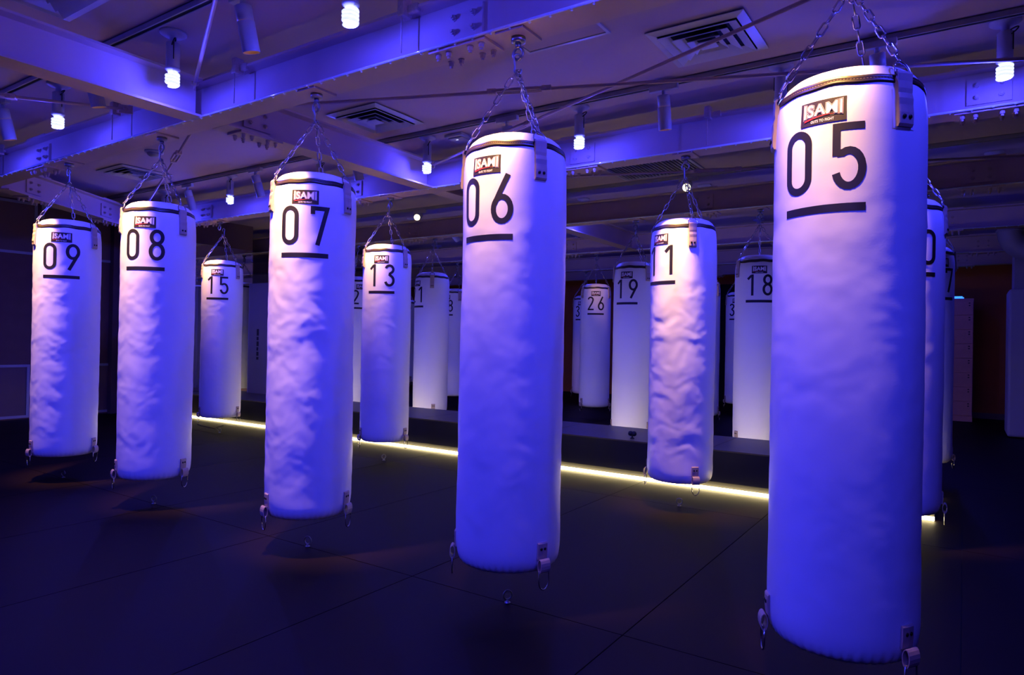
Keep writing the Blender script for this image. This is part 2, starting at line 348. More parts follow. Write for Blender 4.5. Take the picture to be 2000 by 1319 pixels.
loop_me = MB().tube([(0.035*math.cos(a)+0.03, 0.01*math.sin(a), 0.018*math.sin(a)+0.01*math.cos(a)) for a in [2*PI*k/16 for k in range(16)]], 0.004, 5, closed=True)
loop_me.tube([(-0.041,0,0),(-0.041,0,-0.085)], 0.003, 5); loop_me.tube([(0.041,0,0),(0.041,0,-0.10)], 0.003, 5)
loop_me = loop_me.mesh('cable_loop', 'black_plastic')
def cfl(x, y, label, rz=0.0, pw=1.0):
    r = empty('fluorescent_lamp', (x, y, CZ), rz); tag(r, label, 'lamp', 'blue fluorescent lamps on the ceiling')
    obj('ceiling_plate', plate_me, r); obj('socket', sock_me, r, (0,0,-0.062))
    obj('cable_loop', loop_me, r, (0,0,-0.070))
    obj('knob', knob_me, r, (-0.036,0,-0.155), (0,PI,0)); obj('knob', knob_me, r, (0.036,0,-0.17))
    c = obj('lamp_collar', collar_me, r, (0,0,-0.212)); obj('spiral_tube', spiral_me, c)
    ld = bpy.data.lights.new('fluorescent_light', 'POINT'); ld.energy = BLUE_W * min(1.0, pw*1.2); ld.color = BLUE; ld.shadow_soft_size = 0.008
    lo = bpy.data.objects.new('fluorescent_light', ld); COL.objects.link(lo); lo.parent = r; lo.location = (0, 0, -0.328)
    ld = bpy.data.lights.new('fluorescent_downlight', 'SPOT'); ld.energy = BLUE_D * pw; ld.color = BLUE; ld.shadow_soft_size = 0.012; ld.spot_size = rad(154); ld.spot_blend = 0.35
    lo = bpy.data.objects.new('fluorescent_downlight', ld); COL.objects.link(lo); lo.parent = r; lo.location = (0, 0, -0.330)
lamps = [(-2.435, 2.205, 'spiral blue fluorescent lamp above the gap between bags six and seven'), (-3.94, 2.19, 'spiral blue fluorescent lamp above the gap between bags seven and eight'), (-5.475, 2.205, 'spiral blue fluorescent lamp above the gap between bags eight and nine'),
    (0.162, 4.533, 'spiral blue fluorescent lamp in front of the beam right of bag 05'), (-1.0, 4.53, 'spiral blue fluorescent lamp peeping out behind bag 05'), (-2.462, 4.54, 'spiral blue fluorescent lamp between bags six and eleven'), (-3.99, 4.538, 'spiral blue fluorescent lamp between bags thirteen and six'), (-5.40, 4.53, 'spiral blue fluorescent lamp behind bag seven'), (-6.86, 4.50, 'spiral blue fluorescent lamp above bag fifteen'), (-8.4, 4.60, 'added blue fluorescent lamp near the slanting beam, brightening the mirror end')]  # last lamp is added to bring more blue to the mirror end
for (x, y, l) in lamps: cfl(x, y, l, rz=random.uniform(-0.6, 0.6))
cfl(0.42, 2.205, 'spiral blue fluorescent lamp past bag five'); cfl(-1.03, 2.205, 'spiral blue fluorescent lamp above the gap between bags five and six')
cfl(-6.95, 2.205, 'spiral blue fluorescent lamp past bag nine')
for x in (0.3, -1.3, -2.95, -4.6, -6.2): cfl(x, -0.12, 'added blue fluorescent lamp in an invented row over the viewer', pw=2.9)  # invented row out of view, added to light the lower parts of the bags
for x in (0.2, -1.25, -2.46, -3.99, -5.4, -6.86, -8.4): cfl(x, 7.50, 'spiral blue fluorescent lamp just behind the beam of bags 17 to 22', pw=0.5)
for x in (-0.4, -2.46, -3.7, -5.4, -6.86, -8.4): cfl(x, 9.92, 'spiral blue fluorescent lamp just behind the beam of bags 26 and 28', pw=0.35)
for x in (-0.5, -3.9, -7.0, -11.0): cfl(x, 12.25, 'spiral blue fluorescent lamp in the row before the back wall', pw=0.3)

# track spotlights
adap_me = MB().box(-0.10,0.10,-0.018,0.018,-0.075,-0.035,0.004); adap_me.tube([(0,0,-0.075),(0,0,-0.115)], 0.014, 8); adap_me = adap_me.mesh('track_adapter', 'fixture')
def head_mesh(L):
    m = MB(); m.lathe([(0.036,0.0),(0.042,-0.004),(0.042,-0.075)], 24); m.lathe([(0.042,-0.079),(0.044,-0.082),(0.044,-L)], 24, cap=False); m.lathe([(0.041,-L),(0.041,-L+0.06)], 24, cap=False)
    m.lathe([(0.044,-L),(0.041,-L)], 24, cap=False)
    return m.mesh('lamp_head', 'fixture', fix=False)
HL = 0.23; head_me = head_mesh(HL)
lens_me = MB().lathe([(0.0405,-HL+0.045),(0.0405,-HL+0.05)], 20).mesh('reflector', 'amber')
glow_me = MB().lathe([(0.0405,-HL+0.012),(0.0405,-HL+0.016)], 20).mesh('lamp_face', 'spotglow')
def spot(x, y, aim, label, power=1.0, lit=True, face=False):
    r = empty('track_spotlight', (x, y, CZ)); tag(r, label, 'spotlight', 'cylinder spotlights on the ceiling tracks')
    obj('track_adapter', adap_me, r)
    d = (Vector(aim) - Vector((x, y, CZ-0.115))).normalized()
    q = (-d).to_track_quat('Z', 'Y')
    hd = obj('lamp_head', head_me, r, (0,0,-0.105)); hd.rotation_euler = q.to_euler()
    obj('reflector' if not face else 'lamp_face', glow_me if face else lens_me, hd)
    if lit:
        ld = bpy.data.lights.new('spot_light', 'SPOT'); ld.energy = WARM_W * power; ld.color = WARM; ld.spot_size = SPOT_A; ld.spot_blend = SPOT_B; ld.shadow_soft_size = 0.04
        lo = bpy.data.objects.new('spot_light', ld); COL.objects.link(lo); lo.parent = hd; lo.location = (0,0,-HL-0.004)
SPOT_A, SPOT_B = rad(31), 1.0

# ------------------------------------------------------------------ platform
pl = empty('platform', (0,0,0)); tag(pl, 'long low black platform lit by a strip of light along its foot', 'platform')
PX0, PX1, PY0, PY1, PZ = XP+0.002, -0.16, 5.57, 6.44, 0.338
MB().box(PX0, PX1, PY0, PY1, 0.072, PZ-0.012).build('platform_body', 'platform', pl)
pn = 6; 
for k in range(pn):
    x0 = PX0 + (PX1-PX0)*k/pn; x1 = PX0 + (PX1-PX0)*(k+1)/pn
    MB().box(x0+0.002, x1-0.002, PY0-0.004, PY1+0.004, PZ-0.012, PZ, 0.002).build('top_panel', 'platform_top', pl)
MB().box(PX0, PX1, PY0+0.02, PY1-0.02, 0.0, 0.072).build('kick_board', 'kick', pl)
for (y0, y1) in ((PY0-0.012, PY0+0.016), (PY1-0.016, PY1+0.012)):
    MB().box(PX0, PX1, y0, y1, 0.003, 0.026).build('light_strip', 'led', pl)
# small dark knob left on the platform
kn = empty('wing_knob', (-2.49, 5.70, PZ)); tag(kn, 'small black wing knob standing on the platform edge beside bag 11', 'knob')
MB().lathe([(0.02,0),(0.02,0.006),(0.008,0.010),(0.008,0.03)], 12).build('knob_stem', 'black_plastic', kn)
m = MB()
for s in (-1, 1): m.lathe([(0.004,0.0),(0.020,0.008),(0.024,0.024),(0.018,0.040),(0.004,0.046)], 10, (s*0.017, 0, 0.022))
m.build('knob_wings', 'black_plastic', kn)

# ------------------------------------------------------------------ punching bags
R0 = 0.237; ZB = 0.20          # radius, underside height; local z = world z - ZB
PROF = [(0.000,0.006),(0.10,0.002),(0.185,0.0),(0.205,0.004),(0.222,0.020),(0.232,0.045),(0.2365,0.085),(0.237,0.14)]
TOPP = [(0.2365,1.72),(0.235,1.77),(0.231,1.81),(0.2255,1.84),(0.219,1.863),(0.205,1.885),(0.185,1.902),(0.155,1.914),(0.10,1.922),(0.0,1.925)]
def prof_r(z):
    P = PROF[3:] + TOPP
    for i in range(len(P)-1):
        if P[i][1] <= z <= P[i+1][1]:
            t = (z-P[i][1])/(P[i+1][1]-P[i][1]+1e-9); return P[i][0]*(1-t)+P[i+1][0]*t
    return P[0][0]
def sst(a, b, x): t = max(0, min(1, (x-a)/(b-a))); return t*t*(3-2*t)
class Shape:
    """radius of a bag at (azimuth, height): a cylinder with punched-in creases"""
    def __init__(s, seed, amp=1.0): s.o = Vector((seed*13.7, seed*5.3, seed*9.1)); s.amp = amp; s.c = {}
    def r(s, th, z):
        base = prof_r(z)
        e = sst(0.03, 0.25, z) * (1 - sst(1.35, 1.72, z))
        e2 = sst(0.03, 0.12, z) * (1 - sst(1.62, 1.78, z))
        c, q = math.cos(th), math.sin(th)
        d = 0.0
        if e2 > 0:
            lo = noise.noise(s.o + Vector((c*0.9, q*0.9, z*1.7)))
            w = noise.noise(s.o + Vector((c*1.6, q*1.6, z*4.0+3)))
            mi = noise.noise(s.o + Vector((c*1.5 + 0.5*w, q*1.5, z*7.5 + 0.8*w)))
            fi = noise.noise(s.o + Vector((c*3.4, q*3.4, z*17 + 1.2*w + 9)))
            f2 = noise.noise(s.o + Vector((c*8, q*8, z*30 + 1.5*w + 19)))
            d = s.amp * (e2*(0.0060*lo + 0.0010*w) + e*(0.0025*mi + 0.0013*fi + 0.0005*f2))
        if z < 0.06: d += 0.0035*math.sin(th*46 + 3*noise.noise(s.o+Vector((c*3,q*3,0))))*sst(0.06, 0.015, z) if z > 0.001 else 0
        return base + d
def body_mesh(shape, nt, nz):
    zs = [0.004,0.010,0.018,0.028,0.040,0.055,0.075,0.10,0.13]
    zs += [0.13 + (1.72-0.13)*k/nz for k in range(1, nz)]
    zs += [1.72,1.745,1.77,1.79,1.81,1.825,1.84,1.852,1.863,1.875,1.885,1.895,1.902,1.909,1.914]
    vs = []; fs = []
    for z in zs:
        for k in range(nt):
            a = 2*PI*k/nt; r = shape.r(a, z); vs.append((r*math.sin(a), -r*math.cos(a), z))
    n = len(zs)
    for i in range(n-1):
        for k in range(nt): fs.append((i*nt+k, i*nt+(k+1) % nt, (i+1)*nt+(k+1) % nt, (i+1)*nt+k))
    m = MB(); m.add(vs, fs, True)
    o = len(m.v)
    # underside and crown
    for (rr, z) in ((0.185,0.0),(0.09,0.003)):
        for k in range(nt): a = 2*PI*k/nt; m.v.append((rr*math.sin(a), -rr*math.cos(a), z))
    m.v.append((0,0,0.004)); 
    for k in range(nt):
        l = (k+1) % nt
        m.f.append((k, o+k, o+l, l)); m.f.append((o+k, o+nt+k, o+nt+l, o+l)); m.f.append((o+nt+k, o+2*nt, o+nt+l)); m.sm += [True]*3
    o2 = len(m.v)
    for (rr, z) in ((0.10,1.921),):
        for k in range(nt): a = 2*PI*k/nt; m.v.append((rr*math.sin(a), -rr*math.cos(a), z))
    m.v.append((0,0,1.924)); t0 = (n-1)*nt
    for k in range(nt):
        l = (k+1) % nt
        m.f.append((t0+k, t0+l, o2+l, o2+k)); m.f.append((o2+k, o2+l, o2+nt)); m.sm += [True]*2
    return m.mesh('bag_body', 'vinyl')
def wrap(shape, u, v, off, a0=0.0):
    th = a0 + u/R0; r = shape.r(th, v) + off
    return (r*math.sin(th), -r*math.cos(th), v)
def stroke_mesh(shape, paths, w, off, name, m, u0=0.0, v0=0.0):
    mb = MB()
    for (pts, closed) in paths:
        # resample
        q = []; P = pts + ([pts[0]] if closed else [])
        for i in range(len(P)-1):
            a, b = P[i], P[i+1]; L = math.hypot(b[0]-a[0], b[1]-a[1]); k = max(1, int(L/0.012))
            for j in range(k): q.append((a[0]+(b[0]-a[0])*j/k, a[1]+(b[1]-a[1])*j/k))
        if not closed: q.append(P[-1])
        n = len(q); vs = []
        for i in range(n):
            p, c, x = q[i-1] if (i > 0 or closed) else None, q[i], q[(i+1) % n] if (i < n-1 or closed) else None
            if p is None: p = c
            if x is None: x = c
            d1 = Vector((c[0]-p[0], c[1]-p[1])); d2 = Vector((x[0]-c[0], x[1]-c[1]))
            if d1.length < 1e-9: d1 = d2
            if d2.length < 1e-9: d2 = d1
            d1.normalize(); d2.normalize(); t = d1 + d2
            if t.length < 1e-6: t = d1
            t.normalize(); nn = Vector((-t.y, t.x)); k = 1/max(0.35, nn.dot(Vector((-d1.y, d1.x))))
            for sgn in (1, 0, -1):
                vs.append(wrap(shape, u0 + c[0]+nn.x*w/2*k*sgn, v0 + c[1]+nn.y*w/2*k*sgn, off))
        fs = []
        for i in range(n if closed else n-1):
            j = (i+1) % n
            for k in (0, 1): fs.append((i*3+k, i*3+k+1, j*3+k+1, j*3+k))
        mb.add(vs, fs, True)
    return mb.mesh(name, m, fix=False)
def arc(cx, cy, rx, ry, a0, a1, n=14): return [(cx+rx*math.cos(rad(a0+(a1-a0)*k/n)), cy+ry*math.sin(rad(a0+(a1-a0)*k/n))) for k in range(n+1)]
SW = 0.0235; DW, DH = 0.100, 0.211
hx, hy = DW/2-SW/2, DH/2-SW/2
def digit_paths(d):
    rb = hx
    if d == '0': return [(arc(0, hy-hx*1.05, hx, hx*1.05, 0, 180, 16) + arc(0, -hy+hx*1.05, hx, hx*1.05, 180, 360, 16), True)]
    if d == '1': return [([(-0.030, hy-0.036), (0.008, hy+0.001)], False), ([(0.0165, DH/2), (0.0165, -DH/2)], False)]
    if d == '2': return [(arc(0, hy-hx, hx, hx, 170, -20, 16) + [(0.024, 0.006), (-hx+0.002, -hy)], False), ([(-DW/2+0.003, -hy), (DW/2, -hy)], False)]
    if d == '3': return [(arc(0, hy-0.036, hx-0.003, 0.036, 165, -70, 14) + [(0.004, 0.008+0.006), (-0.008, 0.014)], False), ([(-0.006, 0.012)] + arc(0, -hy+0.045, hx, 0.047, 72, -165, 16), False)]
    if d == '4': return [([(0.012, DH/2), (-hx, -0.035), (DW/2, -0.035)], False), ([(0.022, 0.02), (0.022, -DH/2)], False)]
    if d == '5': return [([(DW/2-0.006, hy), (-hx+0.002, hy), (-hx+0.002, 0.002)], False), ([(-hx+0.004, 0.010)] + arc(0, -hy+0.055, hx, 0.056, 118, -165, 18), False)]
    if d == '6': return [(arc(0, -hy+0.052, hx, 0.052, 0, 360, 24)[:-1], True), ([(0.026, DH/2), (-hx+0.004, -hy+0.072)], False)]
    if d == '7': return [([(-hx, hy-0.032), (-hx, hy), (hx, hy), (-0.012, -DH/2)], False)]
    if d == '8': return [(arc(0, hy-0.042, hx-0.004, 0.042, 0, 360, 22)[:-1], True), (arc(0, -hy+0.050, hx, 0.050, 0, 360, 22)[:-1], True)]
    if d == '9': return [(arc(0, hy-0.052, hx, 0.052, 0, 360, 24)[:-1], True), ([(-0.026, -DH/2), (hx-0.004, hy-0.072)], False)]
def text_verts(txt, off, wide=1.0):
    cu_ = bpy.data.curves.new('lettering', 'FONT'); cu_.body = txt; cu_.align_x = 'CENTER'; cu_.offset = off; cu_.resolution_u = 3; cu_.space_character = 1.06
    o = bpy.data.objects.new('lettering', cu_); COL.objects.link(o); bpy.context.view_layer.update()
    dg = bpy.context.evaluated_depsgraph_get(); me = bpy.data.meshes.new_from_object(o.evaluated_get(dg))
    vs = [tuple(v.co) for v in me.vertices]; fs = [tuple(p.vertices) for p in me.polygons]
    bpy.data.objects.remove(o); bpy.data.curves.remove(cu_); bpy.data.meshes.remove(me)
    return vs, fs
flat = Shape(0, 0.0)
LZ = 1.9575 - ZB          # label centre
def label_text(txt, off, width, height, cy, bow, offr, m, name, rot=0.0):
    vs, fs = text_verts(txt, 0.0); x0 = min(v[0] for v in vs); x1 = max(v[0] for v in vs); y1 = max(v[1] for v in vs)
    vs, fs = text_verts(txt, off)
    k = width/(x1-x0); kc = (x0+x1)/2; ky = height/y1
    mb = MB(); out = []
    for (x, y, z) in vs:
        u = (x-kc)*k; t = u/(width/2); v = (y*ky-height/2)*(1+bow*t*t)
        out.append(wrap(flat, u, LZ+cy+v, offr))
    mb.add(out, fs); return mb.mesh(name, m, fix=False)
OFFD = 0.0008
mb = MB(); nu = 10; vs = []; fs = []
for i in range(nu+1):
    u = -0.0725 + 0.145*i/nu
    for v in (-0.0385, 0.0385): vs.append(wrap(flat, u, LZ+v, 0.0002)); vs.append(wrap(flat, u, LZ+v, 0.0013))
for i in range(nu):
    a = i*4; b = a+4; fs += [(a+1, b+1, b+3, a+3), (a, a+1, a+3, a+2)[::-1] if i == 0 else (a+2, a+3, b+3, b+2), (a, b, b+1, a+1), (a+2, a+3, b+3, b+2)]
fs.append((nu*4, nu*4+2, nu*4+3, nu*4+1))
label_me = mb.add(vs, fs).mesh('logo_patch', 'label_black')
lt0 = label_text('ISAMI', 0.075, 0.118, 0.033, 0.008, 0.30, 0.0017, 'label_pink', 'logo_outline')
lt1 = label_text('ISAMI', 0.052, 0.118, 0.033, 0.008, 0.30, 0.0020, 'label_black', 'logo_outline')
lt2 = label_text('ISAMI', 0.020, 0.118, 0.033, 0.008, 0.30, 0.0023, 'label_white', 'logo_lettering')
lt3 = label_text('GUTS TO FIGHT', 0.012, 0.072, 0.0085, -0.0285, 0.0, 0.0020, 'label_white', 'motto_lettering')
mb = MB(); vs = []; fs = []
for i in range(13):
    t = i/12; u = -0.058 + 0.095*t; v = -0.0225 + 0.010*math.sin(t*PI*0.62); w = 0.0026*(1-t)+0.0003
    vs += [wrap(flat, u, LZ+v+w, 0.0022), wrap(flat, u, LZ+v-w, 0.0022)]
for i in range(12): fs.append((i*2, i*2+1, i*2+3, i*2+2))
swoosh_me = mb.add(vs, fs).mesh('red_swoosh', 'label_red', fix=False)
# piping band with two ribs of stitching
def band_mesh():
    nt = 128; pr = [(0.0005,-0.0145),(0.0035,-0.012),(0.0045,-0.006),(0.0028,-0.001),(0.0052,0.003),(0.0052,0.009),(0.0030,0.013),(0.0002,0.0145)]
    vs = []; fs = []
    for k in range(nt):
        a = 2*PI*k/nt; zc = 1.848 + 0.0022*math.sin(a*5+1) + 0.0018*math.sin(a*11)
        for (d, z) in pr: r = prof_r(zc+z)+d; vs.append((r*math.sin(a), -r*math.cos(a), zc+z))
    n = len(pr)
    for k in range(nt):
        l = (k+1) % nt
        for i in range(n-1): fs.append((k*n+i, l*n+i, l*n+i+1, k*n+i+1))
    return MB().add(vs, fs, True).mesh('piping_band', 'piping')
band_me = band_mesh()
mb = MB(); nt = 150
for k in range(nt):
    a = 2*PI*k/nt; a1 = a + 2*PI/nt*0.6
    zc = 1.848 + 0.0022*math.sin(a*5+1) + 0.0018*math.sin(a*11) + 0.0005
    r = prof_r(zc)+0.0045
    mb.add([(r*math.sin(t), -r*math.cos(t), zc+z) for t in (a, a1) for z in (-0.0009, 0.0009)], [(0,2,3,1)])
stitch_me = mb.mesh('stitch_line', 'stitch', fix=False)
# strap (upper), built at azimuth 0 and turned
def strap_parts():
    w = 0.0275; sec = []
    zs_ = [(1.692,0.007),(1.700,0.0115),(1.735,0.0125),(1.760,0.0105),(1.780,0.0125),(1.798,0.0095),(1.812,0.0125),(1.835,0.015),(1.858,0.020),(1.866,0.017),(1.868,0.010)]
    mb = MB(); vs = []; fs = []
    for (z, d) in zs_:
        r = prof_r(min(z, 1.85))
        for (x, e) in ((-w, -0.004), (-w, 0), (-w+0.004, 0.0012), (0, 0.0016), (w-0.004, 0.0012), (w, 0), (w, -0.004)): vs.append((x, -(math.sqrt(max(0, r*r-x*x)) + (d+e if e > -0.003 else 0.001 if z < 1.84 else d-0.008)), z))
    n = 7
    for i in range(len(zs_)-1):
        for k in range(n-1): fs.append((i*n+k, i*n+k+1, (i+1)*n+k+1, (i+1)*n+k))
        fs.append((i*n+6, i*n, (i+1)*n, (i+1)*n+6))
    fs.append(tuple(range(n))); fs.append(tuple((len(zs_)-1)*n+k for k in range(n)))
    strap = mb.add(vs, fs, False).mesh('strap', 'leather')
    mb = MB(); vs = []; fs = []      # white reinforcing patch sewn to the bag
    for i in range(7):
        x = -0.040+0.080*i/6
        for z in (1.686, 1.70, 1.80, 1.812): rr = prof_r(z); vs.append((x, -(math.sqrt(rr*rr-x*x)+0.0018), z))
    for i in range(6):
        for k in range(3): fs.append((i*4+k, (i+1)*4+k, (i+1)*4+k+1, i*4+k+1))
    patch = mb.add(vs, fs, True).mesh('strap_patch', 'vinyl', fix=False)
    yf = -(prof_r(1.74)+0.0136)
    riv = MB().lathe([(0.0068,0.0),(0.0062,0.002),(0.003,0.0034)], 12).xf(Matrix.Rotation(PI/2, 4, 'X')).mesh('rivet', 'rivet')
    ring = MB(); ys_ = -(prof_r(1.85)+0.010); P = []
    for k in range(11): a = PI*k/10; P.append((0.030*math.cos(a), ys_+0.012*math.sin(a)+0.006, 1.872+0.034*math.sin(a)))
    P += [(-0.030, ys_, 1.855), (0.030, ys_, 1.855)]
    ring.tube(P, 0.0034, 7, closed=True); ring = ring.mesh('strap_ring', 'chrome')
    return strap, patch, riv, ring, yf
strap_me, patch_me, rivet_me, ring_me, RY = strap_parts()
def low_strap_parts():
    w = 0.026; mb = MB(); vs = []; fs = []
    zs_ = [(0.135,0.004),(0.130,0.008),(0.095,0.0085),(0.075,0.008),(0.064,0.008)]
    for (z, d) in zs_:
        r = prof_r(z)
        for (x, e) in ((-w, -0.004), (-w, 0), (0, 0.0012), (w, 0), (w, -0.004)): vs.append((x, -(math.sqrt(r*r-x*x)+(d+e if e > -0.003 else 0.001)), z))
    n = 5
    for i in range(len(zs_)-1):
        for k in range(n-1): fs.append((i*n+k, i*n+k+1, (i+1)*n+k+1, (i+1)*n+k))
        fs.append((i*n+4, i*n, (i+1)*n, (i+1)*n+4))
    fs.append(tuple(range(n))); fs.append(tuple((len(zs_)-1)*n+k for k in range(n)))
    mb.add(vs, fs)
    # loop of leather holding the ring
    y0 = -(R0+0.010); n2 = 14; vs = []; fs = []
    for k in range(n2):
        a = 2*PI*k/n2; y = y0-0.006+0.013*math.cos(a); z = 0.038+0.030*math.sin(a); yi = y0-0.006+0.010*math.cos(a); zi = 0.038+0.027*math.sin(a)
        vs += [(-w, y, z), (w, y, z), (w, yi, zi), (-w, yi, zi)]
    for i in range(n2):
        j = (i+1) % n2
        for k in range(4): l = (k+1) % 4; fs.append((i*4+k, i*4+l, j*4+l, j*4+k))
    mb.add(vs, fs)
    strap = mb.mesh('lower_strap', 'leather')
    ring = MB(); P = [(0.028, y0-0.006, 0.016), (-0.028, y0-0.006, 0.016)]
    for k in range(11): a = PI + PI*k/10; P.append((0.028*math.cos(a), y0-0.006, -0.026+0.038*math.sin(a)))
    ring.tube(P, 0.0030, 7, closed=True)
    return strap, ring.mesh('lower_ring', 'chrome')
lstrap_me, lring_me = low_strap_parts()
# chain
APEX = Vector((0, 0, 2.445-ZB)); LINKP = 0.0475; LINKL = 0.060; LINKW = 0.027; WIRE = 0.0035
lp = []
for k in range(7): a = -PI/2 + PI*k/6; lp.append((LINKL/2-LINKW/2+(LINKW/2-WIRE)*math.cos(a), (LINKW/2-WIRE)*math.sin(a), 0))
for k in range(7): a = PI/2 + PI*k/6; lp.append((-(LINKL/2-LINKW/2)+(LINKW/2-WIRE)*math.cos(a), (LINKW/2-WIRE)*math.sin(a), 0))
link_mb = MB().tube(lp, WIRE, 6, closed=True); link_me = link_mb.mesh('link', 'chrome')
CB = Vector((0, -(prof_r(1.85)+0.012)+0.012, 1.868+0.032))      # top of strap ring
def chain_mats(az):
    p0 = Matrix.Rotation(az, 3, 'Z') @ CB; d = APEX - p0; L = d.length; n = max(2, round((L+0.012)/LINKP)); out = []
    q = d.to_track_quat('X', 'Z').to_matrix().to_4x4()
    for i in range(n):
        c = p0 + d*((i+0.5)/n); sx = (L/n)/LINKP
        out.append(Matrix.Translation(c) @ q @ Matrix.Rotation((PI/2 if i % 2 else 0.0)+0.35, 4, 'X') @ Matrix.Diagonal((sx, 1, 1, 1)))
    return out
CHAIN = {}
def chain_mesh(az):
    key = round(az, 3)
    if key not in CHAIN:
        mb = MB()
        for Mx in chain_mats(az): mb.add([Mx @ Vector(v) for v in link_mb.v], link_mb.f, True)
        CHAIN[key] = mb.mesh('chain', 'chrome')
    return CHAIN[key]
hk = MB(); P = []
for k in range(9): a = rad(-60+240*k/8); P.append((0.017*math.cos(a), 0, 0.075+0.017*math.sin(a)))
P += [(-0.010,0,0.045)]
for k in range(9): a = rad(160+230*k/8); P.append((0.016*math.cos(a)+0.004, 0, 0.016+0.016*math.sin(a)))
hk.tube(P, 0.0048, 7); hook_me = hk.mesh('hook', 'steel')
BODY = {}
def bag(num, x, y, az, label, seed, near=True, amp=1.0):
    r = empty('punching_bag', (x, y, ZB), rad(az)); tag(r, label, 'punching bag', 'white punching bags hung in rows')
    shp = Shape(seed, amp)
    if near: bme = body_mesh(shp, 144, 190)
    else:
        key = seed
        if key not in BODY: BODY[key] = body_mesh(shp, 72, 80)
        bme = BODY[key]
    obj('bag_body', bme, r)
    b = obj('piping_band', band_me, r); obj('stitch_line', stitch_me, b)
    lb = obj('logo_patch', label_me, r); obj('logo_outline', lt0, lb); obj('logo_outline', lt1, lb); obj('logo_lettering', lt2, lb); obj('motto_lettering', lt3, lb); obj('red_swoosh', swoosh_me, lb)
    o = OFFD if near else 0.0016
    for i, d in enumerate(num):
        obj('digit', stroke_mesh(shp, digit_paths(d), SW, o, 'digit', 'print', (-0.081, 0.081)[i], 1.8045-ZB), r)
    obj('underline', stroke_mesh(shp, [([(-0.131, 0), (0.131, 0)], False)], 0.0255, o, 'underline', 'print', 0, 1.643-ZB), r)
    for a in (60, -60, 180):
        s = obj('strap', strap_me, r, None, (0,0,rad(a))); obj('strap_patch', patch_me, s)
        for dx in (-0.011, 0.011): obj('rivet', rivet_me, s, (dx, RY-0.0008, 1.722))
        obj('strap_ring', ring_me, s)
        ms = chain_mats(rad(a))
        if near:
            c = obj('chain', link_me, r); c.matrix_local = ms[0]; inv = ms[0].inverted()
            for mx in ms[1:]:
                l = obj('link', link_me, c); l.matrix_local = inv @ mx
        else: obj('chain', chain_mesh(rad(a)), r)
    for a in (71, -55, 191):
        s = obj('lower_strap', lstrap_me, r, None, (0,0,rad(a)))
        for dx in (-0.010, 0.010): obj('rivet', rivet_me, s, (dx, -(R0+0.009), 0.108))
        obj('lower_ring', lring_me, s)
    obj('hook', hook_me, r, (0, 0, APEX.z-0.016), (0, 0, rad(20*seed)))
    return r
# floor anchor rings
anc = MB().lathe([(0.014,0.0),(0.014,0.004),(0.007,0.006),(0.007,0.016)], 12)
anc.tube([(0.021*math.cos(a), 0, 0.036+0.021*math.sin(a)) for a in [2*PI*k/16 for k in range(16)]], 0.0042, 6, closed=True)
anc_me = anc.mesh('floor_ring', 'steel')
def anchor(x, y, rz, label):
    o = obj('floor_ring', anc_me, None, (x, y, 0), (0, 0, rz)); tag(o, label, 'floor ring', 'steel rings screwed into the floor')

NUMW = {'05': 'five', '06': 'six', '07': 'seven', '08': 'eight', '09': 'nine', '10': 'ten', '11': 'eleven', '12': 'twelve', '13': 'thirteen', '14': 'fourteen', '15': 'fifteen'}
NEAR = [('05', -0.345, 2.578, -11, 1), ('06', -1.727, 2.575, 1, 2), ('07', -3.114, 2.578, 38.5, 3), ('08', -4.755, 2.573, 39, 4), ('09', -6.171, 2.583, 56, 5),
        ('11', -1.745, 4.868, -25, 6), ('13', -4.748, 4.845, 30, 7), ('15', -7.618, 4.922, 42, 8)]
WHERE = {'05': 'largest of all', '06': 'hanging in front of the platform', '07': 'with strong creases lit pink', '08': 'next to bag 09', '09': 'in front of the charcoal panelled wall', '11': 'with ripples near its foot', '13': 'half in warm light', '15': 'with a black cord under it'}
for (n, x, y, az, sd) in NEAR:
    a = {'05': 0.75, '06': 0.8, '07': 1.25, '08': 1.0, '09': 1.15, '11': 1.25, '13': 0.8, '15': 0.8}[n]
    bag(n, x, y, az, 'white punching bag printed %s, %s' % (n, WHERE[n]), sd, True, a)
    anchor(x + 0.003, y, {'06': 1.0, '13': 1.2}.get(n, 0.3), 'steel ring in the floor below bag number %s' % NUMW[n])
